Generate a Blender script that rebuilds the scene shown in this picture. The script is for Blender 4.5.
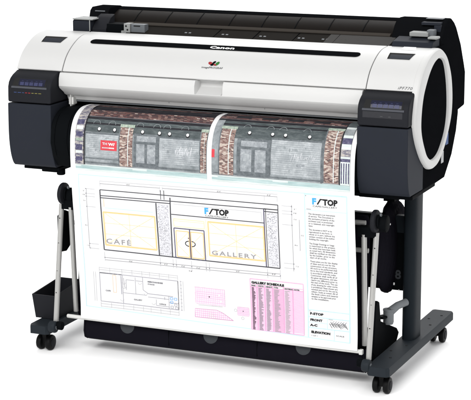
import bpy, bmesh, math, random
from mathutils import Vector, Matrix
random.seed(7)
S = bpy.context.scene
for o in list(bpy.data.objects): bpy.data.objects.remove(o)

# ------------------------------------------------------------------ camera
YAW, PIT, ROLL = 0.4060, 0.2111, -0.0025
Fv = Vector((-math.sin(YAW)*math.cos(PIT), math.cos(YAW)*math.cos(PIT), -math.sin(PIT)))
Rv = Vector((math.cos(YAW), math.sin(YAW), 0)); Uv = Rv.cross(Fv)
R2 = Rv*math.cos(ROLL) + Uv*math.sin(ROLL); U2 = Uv*math.cos(ROLL) - Rv*math.sin(ROLL)
camd = bpy.data.cameras.new('camera'); cam = bpy.data.objects.new('camera', camd)
S.collection.objects.link(cam); S.camera = cam
m = Matrix((R2, U2, -Fv)).transposed().to_4x4(); m.translation = Vector((2.151, -5.0747, 1.67))
cam.matrix_world = m
camd.sensor_width = 36; camd.lens = 1735.6/471*36; camd.clip_end = 200; camd.clip_start = .1

# ------------------------------------------------------------------ light
w = bpy.data.worlds.new('World'); S.world = w; w.use_nodes = True
w.node_tree.nodes['Background'].inputs[0].default_value = (.99, .99, 1, 1)
w.node_tree.nodes['Background'].inputs[1].default_value = .62
def area(name, loc, target, size, power, col=(1, 1, 1), sy=None):
    l = bpy.data.lights.new(name, 'AREA'); l.energy = power; l.color = col
    l.shape = 'RECTANGLE'; l.size = size; l.size_y = sy or size
    o = bpy.data.objects.new(name, l); S.collection.objects.link(o); o.location = loc
    o.rotation_euler = (Vector(target)-Vector(loc)).to_track_quat('-Z', 'Y').to_euler()
    return o
area('softbox_front', (.5, -4.8, 4.2), (0, -.5, .1), 5.5, 300, (1, .995, .985), 2.6)
area('softbox_low', (-.6, -7.2, 1.2), (0, 0, .5), 4.2, 22, (1, .995, .985), 2.0)
area('softbox_rear', (0, 4.2, 4.6), (0, 1.2, 0), 7.0, 240, (1, 1, 1), 2.5)
S.view_settings.view_transform = 'Standard'; S.view_settings.look = 'None'
S.view_settings.exposure = 0.25; S.view_settings.gamma = 1
S.render.engine = 'CYCLES'

# ------------------------------------------------------------------ materials
def srgb(r, g, b):
    f = lambda c: (c/255/12.92 if c/255 <= .04045 else ((c/255+.055)/1.055)**2.4)
    return (f(r), f(g), f(b), 1)
MATS = {}
def mat(name, col, rough=.5, spec=.5, noise=.06, nscale=40, bump=0, bscale=600, metal=0, coords='Object', alpha=None, coat=0):
    if name in MATS: return MATS[name]
    if max(col[:3]) < .34: col = tuple(c*.80 for c in col[:3])+(1,)
    mt = bpy.data.materials.new(name); mt.use_nodes = True; nt = mt.node_tree; N = nt.nodes; L = nt.links
    b = N['Principled BSDF']; b.inputs['Roughness'].default_value = rough
    b.inputs['Specular IOR Level'].default_value = spec; b.inputs['Metallic'].default_value = metal
    b.inputs['Coat Weight'].default_value = coat; b.inputs['Coat Roughness'].default_value = .15
    tc = N.new('ShaderNodeTexCoord'); no = N.new('ShaderNodeTexNoise'); no.inputs['Scale'].default_value = nscale
    no.inputs['Detail'].default_value = 5
    L.new(tc.outputs[coords], no.inputs['Vector'])
    mx = N.new('ShaderNodeMix'); mx.data_type = 'RGBA'
    mx.inputs[6].default_value = tuple(c*(1-noise) for c in col[:3])+(1,)
    mx.inputs[7].default_value = tuple(min(1, c*(1+noise)) for c in col[:3])+(1,)
    L.new(no.outputs['Fac'], mx.inputs[0]); L.new(mx.outputs[2], b.inputs['Base Color'])
    if bump:
        n2 = N.new('ShaderNodeTexNoise'); n2.inputs['Scale'].default_value = bscale; n2.inputs['Detail'].default_value = 2
        L.new(tc.outputs[coords], n2.inputs['Vector'])
        bp = N.new('ShaderNodeBump'); bp.inputs['Strength'].default_value = bump; bp.inputs['Distance'].default_value = .0004
        L.new(n2.outputs['Fac'], bp.inputs['Height']); L.new(bp.outputs['Normal'], b.inputs['Normal'])
    MATS[name] = mt; return mt
white = mat('white_plastic', (.462, .462, .456, 1), .45, .22, .012, 8, .12, 900)
trim = mat('grey_white_trim', (.55, .55, .53, 1), .4, .4, .02, 8)
slate = mat('slate_plastic', srgb(37, 40, 47), .6, .06, .05, 12, .25, 900)
slateup = mat('slate_cover_plastic', srgb(32, 33, 37), .55, .06, .05, 12, .2, 900)
black = mat('black_plastic', srgb(13, 15, 17), .6, .012, .08, 15, .2, 900)
sideblk = mat('side_black_plastic', srgb(17, 18, 20), .8, .0, .06, 15, .15, 900)
legm = mat('leg_metal_paint', srgb(25, 31, 36), .55, .07, .06, 25, .25, 700)
footm = mat('foot_metal_paint', srgb(36, 41, 46), .55, .08, .06, 25, .25, 700)
rubber = mat('caster_rubber', srgb(14, 14, 15), .5, .1, .1, 30)
alu = mat('anodised_tube', (.34, .337, .325, 1), .3, .5, .03, 60, 0, 600, .35)
steel = mat('screw_steel', (.5, .5, .5, 1), .35, .5, .03, 60, metal=.6)
cover = mat('smoky_cover', srgb(26, 23, 21), .5, .02, .12, 6)
coverrim = mat('smoky_cover_rim_highlight', srgb(58, 54, 50), .8, .02, .1, 6)  # paler tone paints the highlight line along the cover's front rim
strip = mat('graphite_strip', srgb(34, 32, 30), .85, .01, .1, 10)
striplt = mat('grey_strip', srgb(70, 69, 68), .85, .01, .06, 300)
greyp = mat('mid_grey_plastic', srgb(96, 100, 104), .5, .3, .05, 30, .2)
ltgrey = mat('light_grey_plastic', srgb(140, 142, 141), .5, .3, .04, 30, .2)
gap = mat('dark_seam_gap', srgb(40, 40, 40), .8, .05)  # dark grey for seams, holes and recess surrounds
windowm = mat('ink_window', srgb(26, 28, 46), .2, .2, .3, 60)
tankd = mat('ink_tank_dark', srgb(40, 44, 74), .3, .3, .4, 90)  # slightly darker blue for the small marks above each tank
tank = mat('ink_tank_blue', srgb(44, 48, 82), .4, .3, .5, 90)
lipm = mat('window_lip', srgb(70, 72, 78), .4, .2, .08, 40)
darkwin = mat('dark_window', srgb(27, 28, 34), .2, .35, .1, 40)
handlem = mat('handle_recess', srgb(34, 38, 46), .6, .08, .1, 40)
padm = mat('grey_pad', srgb(55, 58, 62), .6, .2, .06, 60)
stickb = mat('blue_sticker', srgb(44, 74, 126), .5, .1, .1, 90)
stickg = mat('silver_sticker', srgb(150, 152, 154), .4, .4, .35, 220)
inkwhite = mat('white_lettering', (.85, .85, .85, 1), .5, .3)
inkgrey = mat('grey_lettering', srgb(70, 72, 74), .5, .3)
red = mat('red_mark', srgb(150, 34, 40), .5, .3); green = mat('green_mark', srgb(34, 110, 40), .5, .3)
cyan = mat('cyan_mark', srgb(48, 66, 112), .5, .3); yellow = mat('yellow_mark', srgb(120, 114, 56), .5, .3)

def cloth_mat():
    mt = mat('black_cloth', srgb(20, 19, 26), .9, .04, .1, 30, .5, 1500); return mt
cloth = cloth_mat()

# ------------------------------------------------------------------ mesh helpers
def catmull(P, n=8, closed=False):
    P = [Vector(p) for p in P]
    Q = ([P[-1]]+P+[P[0], P[1]]) if closed else ([2*P[0]-P[1]]+P+[2*P[-1]-P[-2]])
    o = []
    for i in range(1, len(Q)-2):
        a, b, c, d = Q[i-1:i+3]
        for k in range(n):
            t = k/n; o.append(.5*((2*b)+(-a+c)*t+(2*a-5*b+4*c-d)*t*t+(-a+3*b-3*c+d)*t**3))
    if not closed: o.append(P[-1])
    return o
class MB:
    def __init__(s): s.v = []; s.f = []; s.m = []; s.mats = []; s.uv = None
    def mi(s, m):
        if m not in s.mats: s.mats.append(m)
        return s.mats.index(m)
    def add(s, vs, fs, m):
        b = len(s.v); s.v += [tuple(v) for v in vs]; k = s.mi(m)
        for f in fs: s.f.append([b+i for i in f]); s.m.append(k)
    def box(s, a, b, m):
        x0, y0, z0 = a; x1, y1, z1 = b
        v = [(x0,y0,z0),(x1,y0,z0),(x1,y1,z0),(x0,y1,z0),(x0,y0,z1),(x1,y0,z1),(x1,y1,z1),(x0,y1,z1)]
        s.add(v, [(3,2,1,0),(4,5,6,7),(0,1,5,4),(1,2,6,5),(2,3,7,6),(3,0,4,7)], m)
    def hexa(s, v, m):   # eight corners, bottom ring then top ring
        s.add(v, [(3,2,1,0),(4,5,6,7),(0,1,5,4),(1,2,6,5),(2,3,7,6),(3,0,4,7)], m)
    def ext(s, prof, x0, x1, m, ends=None):   # closed (y,z) profile extruded along x
        n = len(prof); v = [(x0, p[0], p[1]) for p in prof]+[(x1, p[0], p[1]) for p in prof]
        s.add(v, [(i, (i+1) % n, n+(i+1) % n, n+i) for i in range(n)]+[list(range(n))[::-1], list(range(n, 2*n))], m)
    def tube(s, pts, r, m, n=16, cap=True, sq=1.0):
        pts = [Vector(p) for p in pts]; vs = []; fs = []; up = None
        for i, p in enumerate(pts):
            t = (pts[min(i+1, len(pts)-1)]-pts[max(i-1, 0)]).normalized()
            if up is None: up = Vector((0, 0, 1)) if abs(t.z) < .9 else Vector((0, 1, 0))
            a = t.cross(up).normalized(); b = a.cross(t).normalized(); up = b
            rr = r[i] if isinstance(r, (list, tuple)) else r
            for k in range(n):
                th = 2*math.pi*k/n; vs.append(p+a*math.cos(th)*rr+b*math.sin(th)*rr*sq)
        for i in range(len(pts)-1):
            for k in range(n): fs.append((i*n+k, i*n+(k+1) % n, (i+1)*n+(k+1) % n, (i+1)*n+k))
        if cap: fs.append(list(range(n))[::-1]); fs.append([(len(pts)-1)*n+k for k in range(n)])
        s.add(vs, fs, m)
    def disc(s, c, ax, r, t, m, n=32, bev=.15):  # solid disc, rounded rim, axis ax
        ax = Vector(ax).normalized(); c = Vector(c)
        prof = [(-t/2, r*.0), (-t/2, r-bev*t), (-t/2+bev*t*.3, r-bev*t*.3), (-t/2+bev*t, r), (t/2-bev*t, r), (t/2-bev*t*.3, r-bev*t*.3), (t/2, r-bev*t), (t/2, 0)]
        u = ax.orthogonal().normalized(); w_ = ax.cross(u); vs = []; fs = []
        for (h, q) in prof:
            q = max(q, 1e-5)
            for k in range(n):
                th = 2*math.pi*k/n; vs.append(c+ax*h+(u*math.cos(th)+w_*math.sin(th))*q)
        for i in range(len(prof)-1):
            for k in range(n): fs.append((i*n+k, i*n+(k+1) % n, (i+1)*n+(k+1) % n, (i+1)*n+k))
        s.add(vs, fs, m)
    def build(s, name, parent=None, bevel=0, seg=3, smooth=35, uv=None):
        me = bpy.data.meshes.new(name); me.from_pydata(s.v, [], s.f)
        for mt in s.mats: me.materials.append(mt)
        me.polygons.foreach_set('material_index', s.m)
        if s.uv:
            ul = me.uv_layers.new(name='UVMap')
            for l in me.loops: ul.data[l.index].uv = s.uv[l.vertex_index]
        me.validate(); me.update()
        if not s.uv:
            bm = bmesh.new(); bm.from_mesh(me); bmesh.ops.recalc_face_normals(bm, faces=bm.faces); bm.to_mesh(me); bm.free()
        if smooth:
            me.polygons.foreach_set('use_smooth', [True]*len(me.polygons)); me.set_sharp_from_angle(angle=math.radians(smooth))
        o = bpy.data.objects.new(name, me); S.collection.objects.link(o)
        if parent: o.parent = parent
        if bevel:
            md = o.modifiers.new('bevel', 'BEVEL'); md.width = bevel; md.segments = seg; md.limit_method = 'ANGLE'
            md.angle_limit = math.radians(38); md.harden_normals = True
        return o
def thing(name, label, cat, loc=(0, 0, 0), group=None):
    o = bpy.data.objects.new(name, None); S.collection.objects.link(o); o.location = loc
    o['label'] = label; o['category'] = cat
    if group: o['group'] = group
    return o
_tc = {}
def textmesh(txt, size, bold=0, shear=0, spacing=1, wid=1):
    key = (txt, size, bold, shear, spacing, wid)
    if key in _tc: return _tc[key]
    c = bpy.data.curves.new('t', 'FONT'); c.body = txt; c.size = size; c.offset = bold; c.shear = shear
    c.space_character = spacing; c.resolution_u = 2; c.fill_mode = 'FRONT'
    o = bpy.data.objects.new('t', c); S.collection.objects.link(o)
    dg = bpy.context.evaluated_depsgraph_get(); dg.update()
    me = bpy.data.meshes.new_from_object(o.evaluated_get(dg))
    vs = [(v.co.x*wid, v.co.y) for v in me.vertices]; fs = [tuple(p.vertices) for p in me.polygons]
    bpy.data.objects.remove(o); bpy.data.curves.remove(c); bpy.data.meshes.remove(me)
    _tc[key] = (vs, fs); return vs, fs

# ------------------------------------------------------------------ setting: white studio sweep
def sweep():
    prof = [(-9, 0), (-4, 0), (0, 0), (2.6, 0), (3.4, .06), (4.1, .3), (4.7, .8), (5.05, 1.5), (5.15, 2.4), (5.15, 6.5)]
    pts = [(p.x, p.y) for p in catmull([Vector((a, b, 0)) for a, b in prof], 6)]
    pts = [(a, max(b, 0)) if a < 3 else (a, b) for a, b in pts]
    mb = MB(); n = len(pts); xs = [-20, -6, 6, 20]
    vs = [(x, a, b) for x in xs for a, b in pts]
    fs = [(j*n+i, (j+1)*n+i, (j+1)*n+i+1, j*n+i+1) for j in range(3) for i in range(n-1)]
    paper = mat('studio_paper', (.95, .95, .95, 1), .95, .02, .004, 2)
    mb.add(vs, fs, paper); o = mb.build('studio_backdrop_floor', smooth=60); o['kind'] = 'structure'
    return o
sweep()

# ------------------------------------------------------------------ printer
P = thing('large_format_printer', 'white and slate wide printer standing on black wheeled floor stand', 'printer')
OUT = [(-.281,.82),(-.272,.875),(-.2525,.92),(-.222,.962),(-.175,.994),(-.12,1.0145),(-.055,1.021),(-.01,1.011),(.03,.99),(.058,.963),(.087,.92),(.102,.87),(.104,.83),(.095,.79),(.065,.745),(.023,.70),(-.03,.668),(-.075,.658),(-.12,.661),(-.16,.678),(-.205,.71),(-.255,.765)]
INN = [(-.218,.806),(-.215,.85),(-.2,.893),(-.17,.93),(-.13,.964),(-.089,.984),(-.045,.991),(0,.982),(.028,.958),(.052,.91),(.064,.86),(.066,.812),(.055,.77),(.033,.738),(0,.71),(-.03,.693),(-.07,.684),(-.11,.687),(-.15,.705),(-.175,.73),(-.203,.768)]
def rad(prof, n=96, c=(-.085, .84)):
    pts = [(p.x-c[0], p.y-c[1]) for p in catmull([Vector((a, b, 0)) for a, b in prof], 12, True)]
    an = sorted([(math.atan2(b, a), math.hypot(a, b)) for a, b in pts]); out = []
    an = [(an[-1][0]-2*math.pi, an[-1][1])]+an+[(an[0][0]+2*math.pi, an[0][1])]
    for k in range(n):
        t = -math.pi+2*math.pi*(k+.5)/n
        for i in range(len(an)-1):
            if an[i][0] <= t <= an[i+1][0]:
                f = (t-an[i][0])/max(1e-9, an[i+1][0]-an[i][0]); r = an[i][1]+(an[i+1][1]-an[i][1])*f; break
        out.append((c[0]+r*math.cos(t), c[1]+r*math.sin(t)))
    return out
hood = [(-.2545, .916)] + [(p.x, p.y) for p in catmull([Vector((a, b, 0)) for a, b in [(-.272,.875),(-.2525,.92),(-.222,.962),(-.175,.994),(-.12,1.0145),(-.055,1.021)]], 8)[9:]]
def inset(pts, d):
    o = []
    for i, p in enumerate(pts):
        a = Vector(pts[max(i-1, 0)]); b = Vector(pts[min(i+1, len(pts)-1)]); t = (b-a).normalized()
        o.append((p[0]+t.y*d, p[1]-t.x*d))
    return o
hoodin = inset(hood, .012)
shell = hood+hoodin[::-1]
def hood_pt(y, h=0):   # point on hood surface at depth y
    for i in range(len(hood)-1):
        a, b = hood[i], hood[i+1]
        if a[0] <= y <= b[0]:
            f = (y-a[0])/(b[0]-a[0]); t = Vector((b[0]-a[0], b[1]-a[1])).normalized()
            return Vector((a[0]+(b[0]-a[0])*f-t.y*h, a[1]+(b[1]-a[1])*f+t.x*h))
    return Vector(hood[-1])
hs = [0]
for i in range(len(hood)-1): hs.append(hs[-1]+math.dist(hood[i], hood[i+1]))
def hood_s(sv, h=0):   # point on hood surface at arc length (from the lower front edge)
    for i in range(len(hood)-1):
        if sv <= hs[i+1] or i == len(hood)-2:
            a, b = hood[i], hood[i+1]; f = (sv-hs[i])/(hs[i+1]-hs[i]); t = Vector((b[0]-a[0], b[1]-a[1])).normalized()
            return Vector((a[0]+(b[0]-a[0])*f-t.y*h, a[1]+(b[1]-a[1])*f+t.x*h))
def s_of_y(y):
    for i in range(len(hood)-1):
        if hood[i][0] <= y <= hood[i+1][0]: return hs[i]+(y-hood[i][0])/(hood[i+1][0]-hood[i][0])*(hs[i+1]-hs[i])
    return hs[-1]
def hood_patch(mb, outline, m, h=.0006):   # polygon of (x, s) fan-filled, laid on the hood
    bm = bmesh.new(); vs = [bm.verts.new((a, b, 0)) for a, b in outline]; bm.faces.new(vs)
    bmesh.ops.triangulate(bm, faces=bm.faces)
    V = []; 
    for v in bm.verts:
        q = hood_s(v.co.y, h); V.append((v.co.x, q.x, q.y))
    bm.verts.index_update(); mb.add(V, [[v.index for v in f.verts] for f in bm.faces], m); bm.free()
def hood_text(mb, txt, x, s0, size, m, h=.0008, **k):
    vs, fs = textmesh(txt, size, **k); V = []
    for a, b in vs:
        q = hood_s(s0+b, h); V.append((x+a, q.x, q.y))
    mb.add(V, fs, m)

# lid (centre) and end caps
mb = MB(); mb.ext(shell, -.5195, .4975, white); lid = mb.build('top_lid', P, .002, 2)
mb = MB(); mb.ext(shell, -.686, -.5225, white)
mb.ext([(-.22, .918), (-.19, .966), (-.13, .998), (-.06, 1.005), (.02, 1.0), (.07, .96), (.085, .918)], -.684, -.52, white)
lcap = mb.build('end_cap', P, .003, 3)
mb = MB(); mb.ext(shell, .5005, .642, white)
O = rad(OUT); I = rad(INN); n = len(O)
cen = Vector((-.085, .84))
def ins(L, f): return [(cen.x+(a-cen.x)*f, cen.y+(b-cen.y)*f) for a, b in L]
rings = [(.6421, O), (.654, O), (.6585, ins(O, .992)), (.6615, ins(O, .975)), (.662, ins(O, .955)), (.6615, ins(I, 1.03)), (.660, ins(I, 1.0)), (.6525, ins(I, .985))]
vs = [(x, a, b) for x, L in rings for a, b in L]
fs = [(j*n+i, j*n+(i+1) % n, (j+1)*n+(i+1) % n, (j+1)*n+i) for j in range(len(rings)-1) for i in range(n)]
mb.add(vs, fs, white)
rcap = mb.build('end_cap', P, 0)
# oval side panel, gently domed
L1 = ins(I, .985); mb = MB()
vs = [(.653, a, b) for a, b in L1]+[(.6555, a, b) for a, b in ins(L1, .93)]+[(.6565, a, b) for a, b in ins(L1, .5)]+[(.657, cen.x, cen.y)]
fs = [(j*n+i, j*n+(i+1) % n, (j+1)*n+(i+1) % n, (j+1)*n+i) for j in range(2) for i in range(n)]+[(2*n+i, 2*n+(i+1) % n, 3*n) for i in range(n)]
mb.add(vs, fs, sideblk); mb.build('side_panel', rcap)

# slot strip with rounded ends on the lid
def stadium(x0, x1, s0, s1, n=10):
    r = (s1-s0)/2; c = (s0+s1)/2; o = []
    for k in range(n+1):
        t = -math.pi/2+math.pi*k/n; o.append((x1-r+r*math.cos(t), c+r*math.sin(t)))
    for k in range(n+1):
        t = math.pi/2+math.pi*k/n; o.append((x0+r+r*math.cos(t), c+r*math.sin(t)))
    return o
sa, sb = s_of_y(-.1700), s_of_y(-.1435)
mb = MB(); hood_patch(mb, stadium(-.468, .448, sa-.0012, sb+.0012), trim, .0004); hood_patch(mb, stadium(-.467, .447, sa, sb), sideblk, .0009)
strip_o = mb.build('slot_strip', lid)
mb = MB(); hood_text(mb, 'Canon', -.047, sa+.007, .0185, inkwhite, .0016, bold=.0007, spacing=1.05, wid=1.62)
mb.build('brand_lettering', lid)
mb = MB(); s0 = s_of_y(-.2265)
def leaf(x, s, ax, ay, rot, m, h):
    hood_patch(mb, [(x+ax*math.cos(t)*math.cos(rot)-ay*math.sin(t)*math.sin(rot), s+ax*math.cos(t)*math.sin(rot)+ay*math.sin(t)*math.cos(rot)) for t in [2*math.pi*k/14 for k in range(14)]], m, h)
leaf(-.0175, s0+.006, .008, .0055, -.5, red, .0008); leaf(-.006, s0+.0095, .007, .004, .9, black, .0012)
leaf(-.010, s0+.001, .0065, .004, .3, black, .0010); leaf(.006, s0+.006, .0085, .005, 1.0, green, .0014); leaf(-.001, s0+.0005, .005, .003, -.4, red, .0018)
mb.build('emblem', lid)
mb = MB(); hood_text(mb, 'imagePROGRAF', -.043, s_of_y(-.2365)+.003, .0088, inkgrey, .0008, bold=.0001, wid=1.2)
mb.build('series_lettering', lid)
mb = MB(); hood_text(mb, 'iPF770', .596, .0045, .0125, inkgrey, .0008, shear=.25, spacing=1.15, wid=1.15)
mb.build('model_lettering', rcap)
def hood_rows(mb, q, m, h, n=10):   # q = (x left, x right) at the low and at the high edge, and both arc lengths
    (l0, r0, sa_), (l1, r1, sb_) = q; V = []
    for k in range(n+1):
        f = k/n; p = hood_s(sa_+(sb_-sa_)*f, h); V += [(l0+(l1-l0)*f, p.x, p.y), (r0+(r1-r0)*f, p.x, p.y)]
    mb.add(V, [(2*k, 2*k+1, 2*k+3, 2*k+2) for k in range(n)], m)
def grip(x0, x1, ya, yb, parent):
    a, b = s_of_y(ya), s_of_y(yb); mb = MB()
    hood_rows(mb, ((x0-.001, x1-.005, a-.001), (x0-.003, x1+.003, b+.001)), trim, .0004)
    hood_rows(mb, ((x0+.001, x1-.006, a), (x0-.001, x1+.002, b)), gap, .0008)
    hood_rows(mb, ((x0+.007, x1-.007, a+.001), (x0+.006, x1-.003, b-.012)), handlem, .0012)
    mb.build('handle_recess', parent)
grip(-.640, -.562, -.174, -.139, lcap); grip(.534, .611, -.170, -.135, rcap)

# front flap
fl = [(-.2575, .9115), (-.2615, .905), (-.2655, .895), (-.2668, .884), (-.267, .870), (-.262, .862), (-.236, .846), (-.231, .840), (-.213, .832), (-.207, .819), (-.19, .818), (-.18, .83), (-.19, .9115)]
scoop = [(-.2380, .9095), (-.2260, .902), (-.2300, .890), (-.2480, .8790), (-.267, .870)]
mb = MB(); secs = [(-.527, 0), (-.0535, 0), (-.0475, 1), (.0345, 1), (.0405, 0), (.4905, 0)]; nf = len(fl)
vs = []
for x, k in secs: vs += [(x, a, b) for a, b in ((scoop if k else fl[:5])+fl[5:])]
mb.add(vs, [(j*nf+i, j*nf+(i+1) % nf, (j+1)*nf+(i+1) % nf, (j+1)*nf+i) for j in range(5) for i in range(nf)]+[list(range(nf))[::-1], [5*nf+i for i in range(nf)]], white)
flap = mb.build('front_flap', P, .0012, 2, smooth=28)
for x in (-.166, .158):
    mb = MB(); mb.hexa([(x, -.2073, .820), (x+.0012, -.2073, .820), (x+.0012, -.205, .820), (x, -.205, .820), (x, -.2132, .8322), (x+.0012, -.2132, .8322), (x+.0012, -.211, .8322), (x, -.211, .8322)], gap)
    mb.build('flap_seam', flap)
mb = MB(); mb.box((-.5271, -.205, .8135), (.4906, -.196, .8178), greyp); mb.build('flap_seal', flap)
mb = MB(); mb.box((-.515, -.225, .805), (-.498, -.2, .829), trim); mb.box((-.507, -.232, .80), (-.504, -.2, .838), trim)
mb.build('flap_latch', flap, .001, 1)

# ink tank covers and lower doors
up = [(-.256, .9125), (-.284, .902), (-.3, .8925), (-.3105, .881), (-.316, .866), (-.3172, .84), (-.3172, .8168), (-.16, .8168), (-.16, .9125)]
lo = [(-.3175, .8135)] + [(p.x, p.y) for p in catmull([Vector((a, b, 0)) for a, b in [(-.318,.78),(-.3185,.73),(-.316,.685),(-.308,.645),(-.296,.618),(-.285,.607)]], 5)] + [(-.16, .606), (-.16, .8135)]
up_s = [(-.256, .9125), (-.284, .902), (-.3, .8925), (-.3105, .881), (-.316, .866), (-.3172, .84), (-.3172, .8168)]
def ups(t, h=0):   # point on the cover front by height z
    for i in range(len(up_s)-1):
        a, b = up_s[i], up_s[i+1]
        if b[1] <= t <= a[1]:
            f = (t-a[1])/(b[1]-a[1]); d = Vector((b[0]-a[0], b[1]-a[1])).normalized()
            return (a[0]+(b[0]-a[0])*f+d.y*h, t-d.x*h)
def up_patch(mb, x0, x1, z0, z1, m, h, sk=0, n=6):
    vs = []
    for k in range(n+1):
        z = z0+(z1-z0)*k/n; y, zz = ups(z, h); e = sk*k/n
        vs += [(x0+e, y, zz), (x1-e, y, zz)]
    mb.add(vs, [(2*k, 2*k+1, 2*k+3, 2*k+2) for k in range(n)], m)
for x0, x1, right in ((-.686, -.530, 0), (.494, .651, 1)):
    mb = MB(); mb.ext(up, x0, x1, slateup); c = mb.build('ink_tank_cover', P, .006, 4)
    a = x0+.018; b = x1-.016
    mb = MB(); up_patch(mb, a, b, .868, .893, gap, .0006, .004); up_patch(mb, a+.022, b-.006, .871, .891, windowm, .0012)
    nb = 5; wb = (b-.012-(a+.026))/nb
    for k in range(nb):
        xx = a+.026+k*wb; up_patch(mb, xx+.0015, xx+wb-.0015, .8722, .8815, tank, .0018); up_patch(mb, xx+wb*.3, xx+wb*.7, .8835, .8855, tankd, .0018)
    mb.build('ink_window', c)
    mb = MB(); ys, zs = ups(.866)
    mb.ext([(ys+.001, .8695), (ys-.0022, .868), (ys-.0026, .8635), (ys+.001, .8615)], a-.003, b+.003, lipm); mb.build('window_lip', c, .0006, 1)
    if right:
        mb = MB(); up_patch(mb, a-.001, b-.002, .842, .8605, darkwin, .0006)
        for q in (.565, .590): up_patch(mb, q, q+.008, .8465, .848, inkgrey, .0011)
        mb.build('indicator_window', c)
    else:
        mb = MB(); xx = a+.006
        for m_, wd in ((cyan, .010), (cyan, .012), (cyan, .007), (red, .007), (red, .008), (yellow, .008), (yellow, .009), (yellow, .010)):
            up_patch(mb, xx, xx+wd, .8480, .8500, m_, .0006); xx += wd+.004
        mb.build('colour_key', c)
    mb = MB(); mb.ext(lo, x0, x1, slate); mb.build('tank_door', P, .006, 4)

# chassis, output guide, rear housing
mb = MB()
mb.ext([(-.17, .61), (-.17, .90), (-.10, .985), (.0, 1.005), (.03, .99), (.1, .9), (.1, .80), (.19, .79), (.185, .73), (.09, .612)], -.672, .60, black)
side = [(-.250, .61), (-.16, .597), (.075, .600), (.15, .66), (.195, .729), (.212, .785), (.205, .9), (.05, 1.02), (-.05, 1.018), (-.2, .95), (-.255, .905), (-.290, .80), (-.296, .7), (-.285, .64)]
mb.ext(side, .6, .6495, sideblk); mb.ext([(p[0], p[1]) for p in side[:7]]+[(.02, .985), (-.05, .985), (-.18, .95), (-.235, .905), (-.27, .8), (-.27, .66)], -.684, -.672, sideblk)
mb.build('chassis', P, .004, 2)
# visible seam and sill under each ink unit
mb = MB()
mb.box((.40, -.262, .592), (.651, -.03, .6045), black); mb.box((.47, -.225, .582), (.60, -.06, .593), black)
mb.build('base_rail', P, .003, 2); mb = MB()
mb.box((-.66, -.27, .594), (-.53, -.05, .6045), black); mb.box((-.60, -.262, .586), (-.545, -.15, .5945), black); mb.disc((-.538, -.245, .587), (0, 0, 1), .014, .02, black)
mb.build('base_rail', P, .003, 2)
PR = [(-.12,.795),(-.17,.803),(-.22,.806),(-.26,.803),(-.295,.787),(-.318,.762),(-.33,.73),(-.334,.69),(-.334,.64),(-.326,.52),(-.311,.40),(-.296,.28),(-.2875,.17),(-.288,.1165)]
PQ = [(p.x, p.y) for p in catmull([Vector((a, b, 0)) for a, b in PR], 12)]
g = [(a+.004, b-.006) for a, b in PQ if b > .70 or a > -.3]
g = [q for q in g if q[1] > .69]
guide = g+[(-.316, .655), (-.285, .615), (-.2, .60), (-.12, .60)]
mb = MB(); mb.ext(guide, -.527, .492, black)
for x in (-.515, -.470, .488): mb.ext([(a-.003 if a < -.29 else a, b+.002) for a, b in guide[8:]], x, x+.003, black)
mb.build('output_guide', P, .002, 2)
rear = [(.03, 1.03), (.045, 1.048), (.075, 1.066), (.105, 1.078), (.14, 1.083), (.185, 1.062), (.243, 1.0), (.290, .92), (.300, .905), (.300, .795), (.208, .788), (.03, .79)]
mb = MB(); mb.ext(rear, -.503, .482, cover); rc = mb.build('roll_cover', P, .003, 2)
mb = MB(); mb.ext([(.112, 1.078), (.112, 1.0815), (.14, 1.0865), (.19, 1.064), (.18, 1.05)], -.503, .482, sideblk); mb.build('cover_hinge', rc)
for x in [-.414+i*.1135 for i in range(8)]:
    mb = MB(); mb.ext([(a-.0004, b+.0008) for a, b in rear[:6]]+[(.12, 1.0), (.04, 1.0)], x, x+.003, black); mb.build('cover_rib', rc)
mb = MB(); mb.ext([(.0275, 1.0385), (.0275, 1.0415), (.040, 1.0475), (.046, 1.046), (.034, 1.034)], -.43, .478, coverrim); mb.build('cover_rim', rc, .0008, 1)
reR = [(.02, .99), (.02, 1.035), (.055, 1.075), (.075, 1.089), (.10, 1.093), (.135, 1.092), (.165, 1.078), (.188, 1.061), (.243, 1.002), (.288, .93), (.302, .905), (.302, .795), (.21, .787), (.05, .787)]
mb = MB(); mb.ext(reR, .4822, .645, sideblk); mb.build('roll_end_housing', P, .008, 4)
reL = [(.03, .99), (.03, 1.052), (.04, 1.08), (.055, 1.09), (.13, 1.09), (.165, 1.078), (.243, 1.002), (.288, .93), (.302, .905), (.302, .795), (.21, .787), (.05, .787)]
mb = MB(); mb.ext(reL, -.572, -.5032, sideblk); mb.ext([(-.035, .99), (-.035, 1.028), (.0, 1.062), (.03, 1.072), (.03, .99)], -.5265, -.475, slateup)
mb.box((-.475, -.03, 1.0), (-.415, .026, 1.046), black)
mb.box((-.552, .035, 1.0765), (-.515, .040, 1.080), greyp)
mb.build('roll_end_housing', P, .005, 3)
mb = MB(); mb.ext([(-.045, 1.005), (-.045, 1.052), (-.038, 1.056), (.03, 1.056), (.03, 1.005)], -.592, -.528, slate)
mb.box((-.592, -.046, 1.0565), (-.518, .028, 1.0605), ltgrey)
mb.box((-.531, -.0462, 1.02), (-.5275, -.045, 1.056), ltgrey)
mb.build('roll_release_block', P, .003, 2)
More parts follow.
